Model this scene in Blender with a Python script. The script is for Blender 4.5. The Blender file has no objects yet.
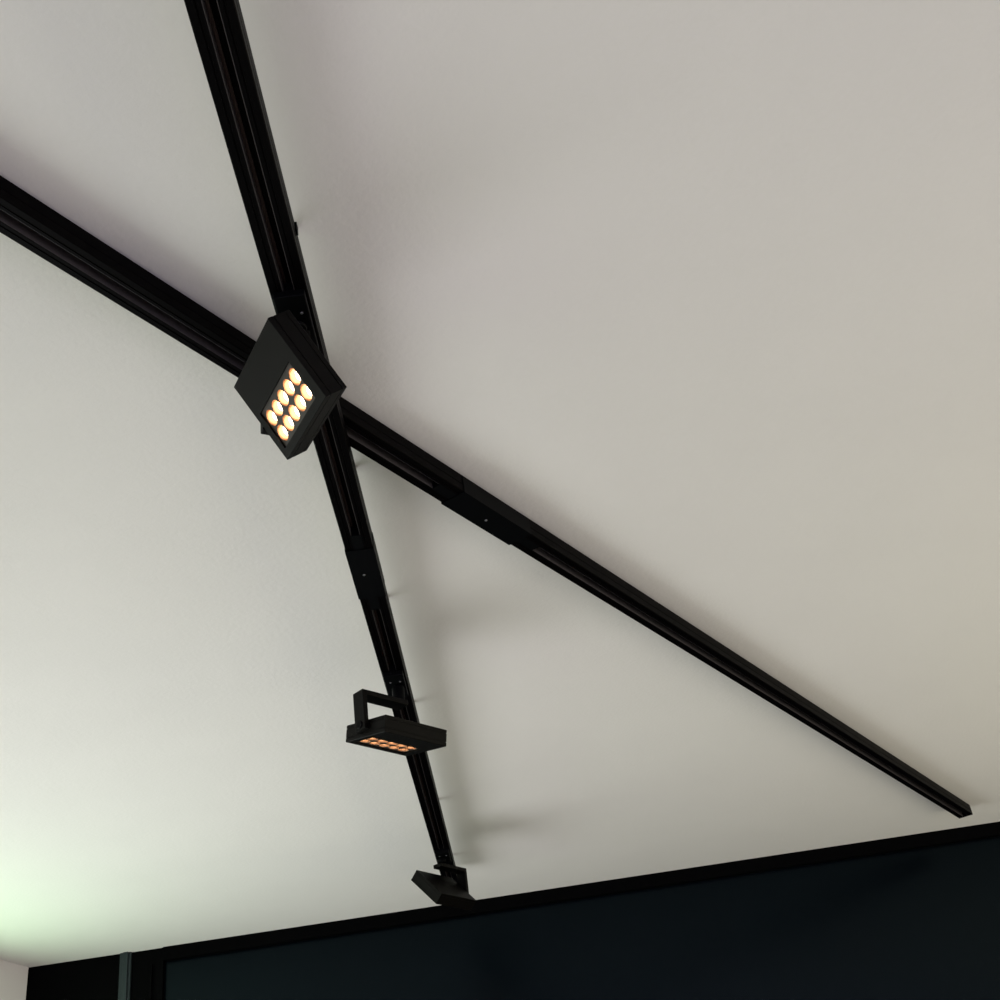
import bpy, bmesh, math
from mathutils import Vector, Matrix

scene = bpy.context.scene
COL = scene.collection

# ------------------------------------------------------------------ camera
PITCH = math.radians(33.0)
ROLL = math.atan(0.15)
CAM = Vector((0.0, 0.0, 1.5))
F = Vector((0, math.cos(PITCH), math.sin(PITCH)))
U0 = Vector((0, -math.sin(PITCH), math.cos(PITCH)))
R0 = Vector((1, 0, 0))
cr, sr = math.cos(ROLL), math.sin(ROLL)
RX = cr * R0 - sr * U0
UP = sr * R0 + cr * U0
cam_data = bpy.data.cameras.new('camera')
cam_data.sensor_width = 36.0
cam_data.lens = 36.0 * 1.2
cam_data.clip_start = 0.01
cam = bpy.data.objects.new('camera', cam_data)
COL.objects.link(cam)
m = Matrix((RX, UP, -F)).transposed().to_4x4()
m.translation = CAM
cam.matrix_world = m
scene.camera = cam

# ------------------------------------------------------------------ world, exposure
world = bpy.data.worlds.new('world')
scene.world = world
world.use_nodes = True
world.node_tree.nodes['Background'].inputs[0].default_value = (0.75, 0.85, 1.0, 1)
world.node_tree.nodes['Background'].inputs[1].default_value = 0.3
scene.view_settings.view_transform = 'Standard'
scene.view_settings.look = 'None'
scene.view_settings.gamma = 1.0
scene.view_settings.use_curve_mapping = False
scene.view_settings.exposure = -0.02

# ------------------------------------------------------------------ room measures
ZC = 2.788           # ceiling
YF = 4.840           # far wall
CX, CY = -2.125, 4.840   # corner of far wall and left wall
WA = math.radians(14.0)  # the left wall is splayed by this angle
WD = Vector((-math.sin(WA), -math.cos(WA), 0))   # along the left wall, away from the corner
WN = Vector((math.cos(WA), -math.sin(WA), 0))    # into the room
XR = 3.6
YB = -3.2


def area(name, loc, direction, sx, sy, energy, color, spread=180.0):
    d = bpy.data.lights.new(name, 'AREA')
    d.shape = 'RECTANGLE'
    d.size, d.size_y = sx, sy
    d.energy = energy
    d.color = color
    d.spread = math.radians(spread)
    o = bpy.data.objects.new(name, d)
    COL.objects.link(o)
    o.location = loc
    o.rotation_euler = Vector(direction).to_track_quat('-Z', 'Y').to_euler()
    return o


def wall_pt(s, z, off=0.0):
    return Vector((CX, CY, 0)) + WD * s + WN * off + Vector((0, 0, z))


# daylight through the two windows of the left wall; rear and right lights are added fill
W1 = (0.30, 1.50, 2.18, 2.52)     # s0, s1, z0, z1 : low upper light close to the far corner
W2 = (0.28, 2.92, 0.10, 1.98)     # wide window below it
W5 = (3.00, 5.40, 0.40, 2.00)     # next window along the same wall, nearer the camera
area('daylight_small_window', wall_pt(0.9, 2.35, 0.02), WN, 1.2, 0.3, 7.9, (0.64, 1.0, 0.62))
area('daylight_wide_window', wall_pt(1.6, 1.02, 0.02), WN, 2.34, 1.80, 60.0, (0.97, 0.99, 1.0))
area('daylight_near_window', wall_pt(4.2, 1.2, 0.02), WN, 2.34, 1.54, 17.0, (0.75, 1.0, 0.62))
W3 = (-1.6, 3.0, 0.3, 2.4)        # unseen rear opening, added to give the ceiling ambient light
area('rear_fill_light', (0.7, YB + 0.02, 1.35), (0, 1, 0), 4.5, 2.0, 86.0, (0.80, 0.71, 0.98))
W4 = (0.5, 4.3, 0.7, 2.3)         # unseen right-wall opening, added to brighten the ceiling evenly
area('right_fill_light', (XR - 0.02, 2.4, 1.5), (-1, 0, 0), 3.74, 1.54, 52.0, (1.0, 0.92, 0.65))


# ------------------------------------------------------------------ materials
def mat(name, color, rough=0.5, metal=0.0, spec=0.5, emit=None, strength=0.0,
        bump=0.0, bscale=200.0, vary=0.0, vscale=20.0):
    M = bpy.data.materials.new(name)
    M.use_nodes = True
    nt = M.node_tree
    b = nt.nodes['Principled BSDF']
    b.inputs['Base Color'].default_value = (*color, 1)
    b.inputs['Roughness'].default_value = rough
    b.inputs['Metallic'].default_value = metal
    b.inputs['Specular IOR Level'].default_value = spec
    if emit:
        b.inputs['Emission Color'].default_value = (*emit, 1)
        b.inputs['Emission Strength'].default_value = strength
    tc = nt.nodes.new('ShaderNodeTexCoord')
    if vary > 0:
        n = nt.nodes.new('ShaderNodeTexNoise')
        n.inputs['Scale'].default_value = vscale
        n.inputs['Detail'].default_value = 4
        nt.links.new(tc.outputs['Object'], n.inputs['Vector'])
        r = nt.nodes.new('ShaderNodeValToRGB')
        r.color_ramp.elements[0].position = 0.3
        r.color_ramp.elements[1].position = 0.7
        r.color_ramp.elements[0].color = (*[c * (1 - vary) for c in color], 1)
        r.color_ramp.elements[1].color = (*[min(1, c * (1 + vary)) for c in color], 1)
        nt.links.new(n.outputs['Fac'], r.inputs['Fac'])
        nt.links.new(r.outputs['Color'], b.inputs['Base Color'])
    if bump > 0:
        n2 = nt.nodes.new('ShaderNodeTexNoise')
        n2.inputs['Scale'].default_value = bscale
        n2.inputs['Detail'].default_value = 5
        nt.links.new(tc.outputs['Object'], n2.inputs['Vector'])
        bp = nt.nodes.new('ShaderNodeBump')
        bp.inputs['Strength'].default_value = bump
        bp.inputs['Distance'].default_value = 0.002
        nt.links.new(n2.outputs['Fac'], bp.inputs['Height'])
        nt.links.new(bp.outputs['Normal'], b.inputs['Normal'])
    return M


M_CEIL = mat('ceiling_paint', (0.78, 0.765, 0.73), 0.9, spec=0.2, bump=0.35, bscale=90, vary=0.012, vscale=3)
M_WALL = mat('light_plaster', (0.72, 0.69, 0.67), 0.9, spec=0.2, bump=0.4, bscale=120)
M_DARK = mat('dark_panel', (0.0002, 0.0010, 0.0019), 0.24, spec=0.15, vary=0.12, vscale=2.5)
M_DARK.node_tree.nodes['Principled BSDF'].inputs['Specular Tint'].default_value = (0.62, 0.86, 1.0, 1)
M_BEAM = mat('black_trim', (0.0004, 0.0004, 0.0006), 0.6, spec=0.03)
M_POST = mat('grey_green_trim', (0.018, 0.027, 0.029), 0.45, spec=0.25)
M_FLOOR = mat('floor_concrete', (0.42, 0.40, 0.38), 0.7, vary=0.1, vscale=4)
M_RAIL = mat('black_anodised', (0.0006, 0.0003, 0.0005), 0.45, spec=0.03, bump=0.05, bscale=900)
M_COVER = mat('black_plastic', (0.0008, 0.0010, 0.0014), 0.5, spec=0.05)
M_COND = mat('dull_copper', (0.035, 0.018, 0.014), 0.5, metal=0.4)
M_SPOT = mat('black_powder_coat', (0.0016, 0.0013, 0.0009), 0.5, spec=0.09, bump=0.1, bscale=1200)
M_CUP = mat('copper_reflector', (0.34, 0.19, 0.11), 0.35, metal=0.8)
M_SLOT_LIT = mat('lit_slot_grey', (0.050, 0.045, 0.046), 0.5, spec=0.3)  # grey of lit slot walls, put into the colour
M_PLATE = mat('lens_plate', (0.022, 0.013, 0.008), 0.5)
M_LED = mat('led_on', (1, 0.9, 0.7), 0.5, emit=(1.0, 0.80, 0.55), strength=13.0)
M_SCREW = mat('screw_steel', (0.20, 0.20, 0.21), 0.4, metal=0.9)
M_FRAME = mat('window_frame', (0.7, 0.7, 0.7), 0.5)


# ------------------------------------------------------------------ mesh helpers
def link(name, verts, faces, material, parent=None, smooth=False, bevel=0.0, seg=2):
    me = bpy.data.meshes.new(name)
    bm = bmesh.new()
    vs = [bm.verts.new(v) for v in verts]
    for f in faces:
        try:
            bm.faces.new([vs[i] for i in f])
        except ValueError:
            pass
    bmesh.ops.remove_doubles(bm, verts=bm.verts, dist=1e-6)
    bmesh.ops.recalc_face_normals(bm, faces=bm.faces)
    if bevel > 0:
        sharp = [e for e in bm.edges if len(e.link_faces) == 2 and e.calc_face_angle(0) > 0.6]
        bmesh.ops.bevel(bm, geom=sharp, offset=bevel, segments=seg, affect='EDGES', profile=0.5)
    bm.to_mesh(me)
    bm.free()
    if smooth:
        for p in me.polygons:
            p.use_smooth = True
    me.materials.append(material)
    o = bpy.data.objects.new(name, me)
    COL.objects.link(o)
    if parent:
        o.parent = parent
    return o


def boxes(lst):
    """lst of (x0,x1,y0,y1,z0,z1) -> verts, faces"""
    V, Fc = [], []
    for x0, x1, y0, y1, z0, z1 in lst:
        b = len(V)
        V += [(x0, y0, z0), (x1, y0, z0), (x1, y1, z0), (x0, y1, z0),
              (x0, y0, z1), (x1, y0, z1), (x1, y1, z1), (x0, y1, z1)]
        Fc += [tuple(b + i for i in q) for q in
               ((0, 3, 2, 1), (4, 5, 6, 7), (0, 1, 5, 4), (1, 2, 6, 5), (2, 3, 7, 6), (3, 0, 4, 7))]
    return V, Fc


def cyl(c, axis, r0, r1, h, n=24, rings=None):
    """capped lathe along axis; rings = [(distance, radius)...]"""
    a = Vector(axis).normalized()
    t = Vector((1, 0, 0)) if abs(a.x) < 0.9 else Vector((0, 1, 0))
    u = a.cross(t).normalized()
    w = a.cross(u)
    rings = rings or [(0, r0), (h, r1)]
    V, Fc = [], []
    for d, r in rings:
        for k in range(n):
            an = 2 * math.pi * k / n
            V.append(tuple(Vector(c) + a * d + (u * math.cos(an) + w * math.sin(an)) * r))
    for i in range(len(rings) - 1):
        for k in range(n):
            Fc.append((i * n + k, i * n + (k + 1) % n, (i + 1) * n + (k + 1) % n, (i + 1) * n + k))
    Fc.append(tuple(range(n))[::-1])
    Fc.append(tuple(range((len(rings) - 1) * n, len(rings) * n)))
    return V, Fc


def merge(*vf):
    V, Fc = [], []
    for v, f in vf:
        b = len(V)
        V += list(v)
        Fc += [tuple(i + b for i in q) for q in f]
    return V, Fc


def struct(o):
    o['kind'] = 'structure'
    return o


def empty(name, loc, rz=0.0):
    o = bpy.data.objects.new(name, None)
    COL.objects.link(o)
    o.location = loc
    o.rotation_euler = (0, 0, rz)
    o.empty_display_size = 0.05
    return o


def tag(o, label, cat, group=None):
    o['label'] = label
    o['category'] = cat
    if group:
        o['group'] = group
    return o


# ------------------------------------------------------------------ the room
struct(link('ceiling', *boxes([(-5.2, XR + 0.1, YB - 0.1, YF + 0.2, ZC, ZC + 0.1)]), M_CEIL))
struct(link('floor', *boxes([(-5.2, XR + 0.1, YB - 0.1, YF + 0.2, -0.1, 0.0)]), M_FLOOR))
struct(link('wall_right', *boxes([(XR, XR + 0.1, YB, W4[0], 0, ZC), (XR, XR + 0.1, W4[1], YF + 0.2, 0, ZC),
                                   (XR, XR + 0.1, W4[0], W4[1], 0, W4[2]),
                                   (XR, XR + 0.1, W4[0], W4[1], W4[3], ZC)]), M_WALL))
struct(link('added_window', *boxes([(XR + 0.03, XR + 0.07, W4[0], W4[1], W4[2], W4[2] + 0.03),  # frame of the added opening behind the right fill light
                                 (XR + 0.03, XR + 0.07, W4[0], W4[1], W4[3] - 0.03, W4[3]),
                                 (XR + 0.03, XR + 0.07, W4[0], W4[0] + 0.03, W4[2] + 0.03, W4[3] - 0.03),
                                 (XR + 0.03, XR + 0.07, 2.385, 2.415, W4[2] + 0.03, W4[3] - 0.03),
                                 (XR + 0.03, XR + 0.07, W4[1] - 0.03, W4[1], W4[2] + 0.03, W4[3] - 0.03)]), M_FRAME))

# far wall: one dark panelled wall
struct(link('wall_far', *boxes([(CX - 0.15, XR, YF + 0.03, YF + 0.18, 0, ZC)]), M_DARK))
struct(link('trim_1', *boxes([(-1.585, XR, YF - 0.003, YF + 0.03, ZC - 0.05, ZC)]), M_BEAM, bevel=0.001))
struct(link('trim_2', *boxes([(-1.756, -1.741, YF - 0.005, YF + 0.03, 0, ZC),
                               (-1.741, -1.722, YF - 0.012, YF + 0.03, 0, ZC),
                               (-1.722, -1.712, YF - 0.003, YF + 0.03, 0, ZC)]), M_POST, bevel=0.001))
struct(link('trim_3', *boxes([(-1.712, -1.585, YF + 0.008, YF + 0.03, 0, ZC - 0.0),
                               (-1.636, -1.626, YF - 0.004, YF + 0.03, 0, ZC - 0.06)]), M_BEAM, bevel=0.001))
struct(link('trim_4', *boxes([(CX, -1.756, YF + 0.004, YF + 0.03, 0, ZC)]), M_BEAM))

# left wall with two window openings (built along its own axis, then turned)
LW = (YF - YB) / math.cos(WA)


def left_boxes(lst):
    V, Fc = boxes(lst)      # x = along the wall s, y = thickness outwards, z
    P = []
    for s, t, z in V:
        p = wall_pt(s, z, -t)
        P.append(tuple(p))
    return P, Fc


T = 0.14
segs = [(0, W2[0], 0, T, 0, ZC), (W2[1], W5[0], 0, T, 0, ZC), (W5[1], LW, 0, T, 0, ZC),
        (W5[0], W5[1], 0, T, 0, W5[2]), (W5[0], W5[1], 0, T, W5[3], ZC),
        (W2[0], W2[1], 0, T, 0, W2[2]), (W2[0], W2[1], 0, T, W2[3], W1[2]),
        (W2[0], W1[0], 0, T, W1[2], W1[3]), (W1[1], W2[1], 0, T, W1[2], W1[3]),
        (W2[0], W2[1], 0, T, W1[3], ZC)]
struct(link('wall_left', *left_boxes(segs), M_WALL))


def window_frame(name, w, mull):
    s0, s1, z0, z1 = w
    fr = 0.03
    L = [(s0, s1, 0.03, 0.08, z0, z0 + fr), (s0, s1, 0.03, 0.08, z1 - fr, z1),
         (s0, s0 + fr, 0.03, 0.08, z0 + fr, z1 - fr), (s1 - fr, s1, 0.03, 0.08, z0 + fr, z1 - fr)]
    for k in range(1, mull):
        c = s0 + (s1 - s0) * k / mull
        L.append((c - 0.015, c + 0.015, 0.035, 0.075, z0 + fr, z1 - fr))
    struct(link(name, *left_boxes(L), M_FRAME))


window_frame('window_1', W1, 1)
window_frame('window_2', W2, 3)
window_frame('window_4', W5, 3)

# rear wall with the added opening for the fill light
struct(link('wall_rear', *boxes([(-5.0, W3[0], YB - 0.1, YB, 0, ZC), (W3[1], XR, YB - 0.1, YB, 0, ZC),
                                  (W3[0], W3[1], YB - 0.1, YB, 0, W3[2]),
                                  (W3[0], W3[1], YB - 0.1, YB, W3[3], ZC)]), M_WALL))


# ------------------------------------------------------------------ tracks
def track(name, p0, p1, z0, cover, standoffs, label, clips=()):
    """a lighting rail from p0 to p1 (ground points of its centre line), underside at z0"""
    p0, p1 = Vector((*p0, 0)), Vector((*p1, 0))
    d = p1 - p0
    Lg = d.length
    root = empty(name, (p0.x, p0.y, z0), math.atan2(d.y, d.x))
    tag(root, label, 'track', 'black lighting tracks under the ceiling')
    # profile in (y, z): hollow channel open downwards
    w, h = 0.0265, 0.038
    prof = [(-w, 0.0012), (-w + 0.0012, 0), (-0.0165, 0), (-0.0160, 0.0012), (-0.0145, 0.0012), (-0.0140, 0),
            (-0.0092, 0), (-0.0085, 0.001), (-0.0085, 0.008), (-0.0125, 0.008), (-0.0125, 0.0115), (-0.0085, 0.0115),
            (-0.0085, 0.020), (-0.0110, 0.020), (-0.0110, 0.026),
            (0.0110, 0.026), (0.0110, 0.020), (0.0085, 0.020), (0.0085, 0.0115), (0.0125, 0.0115), (0.0125, 0.008),
            (0.0085, 0.008), (0.0085, 0.001), (0.0092, 0), (0.0140, 0), (0.0145, 0.0012), (0.0160, 0.0012),
            (0.0165, 0), (w - 0.0012, 0), (w, 0.0012),
            (w, 0.014), (w - 0.0008, 0.0145), (w - 0.0008, 0.016), (w, 0.0165),
            (w, h - 0.001), (w - 0.001, h), (-w + 0.001, h), (-w, h - 0.001),
            (-w, 0.0165), (-w + 0.0008, 0.016), (-w + 0.0008, 0.0145), (-w, 0.014)]
    n = len(prof)
    V = [(0.0, y, z) for y, z in prof] + [(Lg, y, z) for y, z in prof]
    Fc = [(i, (i + 1) % n, n + (i + 1) % n, n + i) for i in range(n)]
    Fc += [tuple(range(n))[::-1], tuple(range(n, 2 * n))]
    link('rail', V, Fc, M_RAIL, root)
    # two conductor strips inside the slot
    for s in (-1, 1):
        y0, y1 = sorted((s * 0.0088, s * 0.0040))
        o = link('conductor', *boxes([(0.004, Lg - 0.004, y0, y1, 0.0225, 0.0258)]), M_COND, root)
        o['label'] = 'dull brown conductor strip inside the slot'
    for s in (-1, 1):  # grey strips paint the light caught on the slot's inner walls
        y0, y1 = sorted((s * 0.0088, s * 0.0080))
        o = link('slot_lit_strip', *boxes([(0.004, Lg - 0.004, y0, y1, 0.0008, 0.0196)]), M_SLOT_LIT, root)
        o['label'] = 'grey lining strip painting the light on the slot wall'
    # joint cover
    if cover:
        a, b, sc = cover
        c = link('joint_cover', *merge(
            boxes([(a, b, -0.0273, 0.0273, -0.0022, 0.0)]),
            boxes([(a, b, -0.0278, -0.0267, -0.0022, 0.034)]),
            boxes([(a, b, 0.0267, 0.0278, -0.0022, 0.034)])), M_COVER, root)
        c['label'] = 'plain flat black cover over the joint'
        for q0, q1 in ((a - 0.05, a), (b, b + 0.055)):
            link('slot_plug', *boxes([(q0, q1, -0.0095, 0.0095, -0.0003, 0.0002), (q0, q1, -0.0078, 0.0078, 0.0003, 0.0200)]), M_COVER, root)
        sw = link('screw', *cyl((sc, 0.004, -0.0022), (0, 0, -1), 0.0028, 0.0022, 0.0012, 16), M_SCREW, c)
        sw['label'] = 'small steel screw'
    # end cap
    link('end_cap', *boxes([(Lg, Lg + 0.004, -0.0265, 0.0265, 0.0, 0.038)]), M_COVER, root, bevel=0.001)
    # standoffs to the ceiling
    gap = ZC - z0 - h
    f_ = min(0.004, gap * 0.3)
    for s in standoffs:
        so = link('standoff', *cyl((s, -0.010, h), (0, 0, 1), 0, 0, 0, 20,
                                   [(0, 0.010), (f_, 0.010), (f_, 0.007), (gap - f_, 0.007),
                                    (gap - f_, 0.009), (gap, 0.009)]), M_RAIL, root)
    for s in clips:
        link('clip', *boxes([(s - 0.006, s + 0.006, -0.0290, -0.0266, 0.026, 0.038),
                             (s - 0.006, s + 0.006, 0.0266, 0.0290, 0.026, 0.038),
                             (s - 0.006, s + 0.006, -0.0290, 0.0290, 0.0381, 0.040)]), M_COVER, root)
    return root


def tx(y):
    return -0.2015 - 0.0398 * y


ZA, ZB = 2.700, 2.744
YA0, YA1 = -0.60, 4.33
k = math.sqrt(1 + 0.04 ** 2)
sA = lambda y: (y - YA0) * k
track('track_light_rail', (tx(YA0), YA0), (tx(YA1), YA1), ZA,
      (sA(1.945), sA(2.135), sA(2.040)),
      [sA(v) for v in (0.10, 1.20, 1.80, 2.30, 2.87, 3.62, 4.20)],
      'black slotted lighting track crossing below the other, carrying three spotlights towards the dark wall',
      clips=[sA(1.150)])

# rail B : bottom far edge runs through these ceiling-plane points
e0, e1 = Vector((-0.6054, 1.0905)), Vector((1.4092, 4.3669))
dB = (e1 - e0).normalized()
nB = Vector((dB.y, -dB.x))            # towards the camera side
c0 = e0 + nB * 0.0275
cB = lambda s: c0 + dB * s            # s = 0 at the left edge of the frame
SB0, SB1 = -1.6, 4.060
track('track_light_rail', tuple(cB(SB0)), tuple(cB(SB1)), ZB,
      (0.945 - SB0, 1.165 - SB0, 1.055 - SB0),
      [v - SB0 for v in (-1.2, -0.2, 1.0, 2.0, 3.0, 3.9)],
      'long black lighting track without lamps running diagonally to the right end of the dark wall')


# ------------------------------------------------------------------ spotlights
L_, W_, D_ = 0.177, 0.1376, 0.038
NX, NY, PITCHC = 5, 2, 0.0275
OX0, OX1 = -0.0660, 0.0740
OY0, OY1 = -0.0560, 0.0080


def housing_mesh():
    V, Fc = [], []
    levels = [(-D_ / 2, 0.0008), (-D_ / 2 + 0.0008, 0.0), (-0.0105, 0.0), (-0.0105, 0.0012), (-0.0090, 0.0012),
              (-0.0090, 0.0), (0.0100, 0.0), (0.0100, 0.0012), (0.0115, 0.0012), (0.0115, 0.0),
              (D_ / 2 - 0.0008, 0.0), (D_ / 2, 0.0008)]
    for z, i in levels:
        x, y = L_ / 2 - i, W_ / 2 - i
        V += [(-x, -y, z), (x, -y, z), (x, y, z), (-x, y, z)]
    for a in range(len(levels) - 1):
        for q in range(4):
            Fc.append((a * 4 + q, a * 4 + (q + 1) % 4, a * 4 + 4 + (q + 1) % 4, a * 4 + 4 + q))
    t = (len(levels) - 1) * 4
    Fc.append((t, t + 1, t + 2, t + 3))
    b = len(V)
    for z in (-D_ / 2, -D_ / 2 + 0.021):
        V += [(OX0, OY0, z), (OX1, OY0, z), (OX1, OY1, z), (OX0, OY1, z)]
    for q in range(4):
        Fc.append((q, (q + 1) % 4, b + (q + 1) % 4, b + q))
        Fc.append((b + q, b + (q + 1) % 4, b + 4 + (q + 1) % 4, b + 4 + q))
    Fc.append((b + 4, b + 5, b + 6, b + 7))
    return V, Fc


def cup_grid():
    V, Fc = [], []
    n = 24
    zt = -D_ / 2 + 0.0030
    prof = [(0.0126, 0.0), (0.0124, 0.0008), (0.0120, 0.0045), (0.0113, 0.0085), (0.0102, 0.0120)]
    cs = []
    for i in range(NX):
        for j in range(NY):
            cx = (OX0 + OX1) / 2 + (i - (NX - 1) / 2) * PITCHC
            cy = (OY0 + OY1) / 2 + (j - (NY - 1) / 2) * PITCHC
            cs.append((cx, cy))
            b = len(V)
            hw = PITCHC / 2
            for kk in range(n):
                an = 2 * math.pi * kk / n
                c, s = math.cos(an), math.sin(an)
                mx = max(abs(c), abs(s))
                V.append((cx + c / mx * hw, cy + s / mx * hw, zt))
            for r, dz in prof:
                for kk in range(n):
                    an = 2 * math.pi * kk / n
                    V.append((cx + math.cos(an) * r, cy + math.sin(an) * r, zt + dz))
            for a in range(len(prof)):
                for kk in range(n):
                    Fc.append((b + a * n + kk, b + a * n + (kk + 1) % n,
                               b + (a + 1) * n + (kk + 1) % n, b + (a + 1) * n + kk))
            Fc.append(tuple(b + len(prof) * n + kk for kk in range(n)))
    # plain border of the panel up to the rim of the opening
    hx, hy = NX * PITCHC / 2, NY * PITCHC / 2
    mx_, my_ = (OX0 + OX1) / 2, (OY0 + OY1) / 2
    b = len(V)
    for x, y in ((mx_ - hx, my_ - hy), (mx_ + hx, my_ - hy), (mx_ + hx, my_ + hy), (mx_ - hx, my_ + hy),
                 (OX0, OY0), (OX1, OY0), (OX1, OY1), (OX0, OY1)):
        V.append((x, y, zt))
    for q in range(4):
        Fc.append((b + q, b + (q + 1) % 4, b + 4 + (q + 1) % 4, b + 4 + q))
    return V, Fc, cs


def led_dome(r, h):
    rings = [(0.0, r)]
    for a in range(1, 6):
        t = a / 6 * math.pi / 2
        rings.append((h * math.sin(t), r * math.cos(t)))
    return cyl((0, 0, 0), (0, 0, -1), 0, 0, 0, 16, rings)


EX = -0.036          # stem position along the head, from its middle


def make_spot(loc, az, centre, M, drop, so):
    """loc: point on the track underside above the stem; centre, M: head centre and axes in the world"""
    root = empty('track_spotlight', loc, az)
    px = -EX
    inv = Matrix.Rotation(-az, 3, 'Z')
    h = link('housing', *housing_mesh(), M_SPOT, root)
    V, Fc, cs = cup_grid()
    p = link('lens_panel', V, Fc, M_CUP, root)
    p.data.materials.append(M_PLATE)
    for f in p.data.polygons:
        if all(abs(p.data.vertices[v].co.z - (-D_ / 2 + 0.003)) < 1e-5 for v in f.vertices):
            f.material_index = 1
        else:
            f.use_smooth = True
    p['label'] = 'recessed grid of copper coloured reflector cups'
    for o in (h, p):
        o.location = inv @ (Vector(centre) - Vector(loc))
        o.rotation_euler = (inv @ M).to_euler()
    me = None
    for cx, cy in cs:
        if me is None:
            o = link('led', *led_dome(0.0096, 0.0066), M_LED, p, smooth=True)
            me = o.data
            o['label'] = 'glowing warm white diode'
            first = o
        else:
            o = first.copy()
            COL.objects.link(o)
            o.parent = p
        o.location = (cx, cy, -D_ / 2 + 0.0030 + 0.0118)
    # bracket: upright beside the short side, arm over the head
    x1 = px + L_ / 2 + 0.012
    T_ = 0.012
    b = link('bracket', [(x, y, z) for y in (-0.0175, 0.0175) for x, z in (
        (x1, -0.005), (x1, 0.088), (so.x - 0.004, 0.088), (so.x - 0.004, 0.088 - T_), (x1 - T_, 0.088 - T_), (x1 - T_, -0.005))],
        [(0, 1, 4, 5), (1, 2, 3, 4), (6, 11, 10, 7), (7, 10, 9, 8)] +
        [(i, (i + 1) % 6, 6 + (i + 1) % 6, 6 + i) for i in range(6)], M_SPOT, root, bevel=0.0012)
    b.location = (0, 0, -drop)
    kn = link('pivot_knob', *cyl((px + L_ / 2 + 0.0002, 0, 0), (1, 0, 0), 0, 0, 0, 24,
                                 [(0, 0.009), (0.0128, 0.009), (0.0140, 0.008)]), M_COVER, root)
    kn.location = (0, 0, -drop + 0.008)
    st = -drop + 0.088
    link('stem', *cyl((so.x, so.y, st), (0, 0, 1), 0, 0, 0, 24,
                      [(0, 0.013), (0.003, 0.0145), (-st - 0.016, 0.0145), (-st - 0.0127, 0.012)]), M_COVER, root)
    return root


def make_adapter(root, az, track_az):
    a = link('adapter', *merge(boxes([(-0.062, 0.062, -0.0225, 0.0225, -0.0125, -0.0002)]),
                               boxes([(-0.058, 0.058, -0.0068, 0.0068, -0.0002, 0.0185)])), M_COVER, root, bevel=0.0015)
    a.rotation_euler = (0, 0, track_az - az)
    for y in (-0.012, 0.010):
        s = link('screw', *cyl((-0.026, y, -0.0125), (0, 0, -1), 0.0024, 0.002, 0.001, 14), M_SCREW, a)
        s['label'] = 'tiny steel screw'


TAZ = math.atan2(1, -0.04)
SPOTS = [
    # head centre, axes of the head (long side, short side, thickness), pivot offset, label
    ((-0.2742, 1.3210, 2.6009), ((-0.4983, 0.8618, 0.0949), (-0.475, -0.363, 0.8016), (0.7253, 0.3544, 0.5902)),
     -0.010, 'nearest black box spotlight with ten bright lit diodes, where the two tracks cross'),
    ((-0.3077, 2.5219, 2.5548), ((-0.6666, -0.7454, 0.009), (0.73, -0.6552, -0.1943), (0.1507, -0.1229, 0.9809)),
     -0.004, 'middle black spotlight pointing down from its open square bracket, dim orange diodes'),
    ((-0.3684, 3.9386, 2.5941), ((0.5476, 0.8367, 0.0063), (-0.5735, 0.3699, 0.7309), (0.6093, -0.4038, 0.6824)),
     -0.010, 'farthest small black spotlight at the track end, tilted with its back towards us'),
]
for c, axes, y0, lab in SPOTS:
    az = math.atan2(axes[0][1], axes[0][0])
    M = Matrix(axes).transposed()
    X = Vector((math.cos(az), math.sin(az), 0))
    piv = Vector(c) + Vector(axes[1]) * y0 + X * EX
    dx = tx(piv.y) - piv.x
    root = make_spot((piv.x, piv.y, ZA), az, c, M, ZA - piv.z, Matrix.Rotation(-az, 3, 'Z') @ Vector((dx * 0.75, 0, 0)))
    make_adapter(root, az, TAZ)
    # the adapter sits square in the rail even where the head hangs a little off its centre
    for o in root.children:
        if o.name.startswith('adapter'):
            o.location = Matrix.Rotation(-az, 3, 'Z') @ Vector((dx, 0, 0))
    tag(root, lab, 'spotlight', 'black box spotlights on the track')
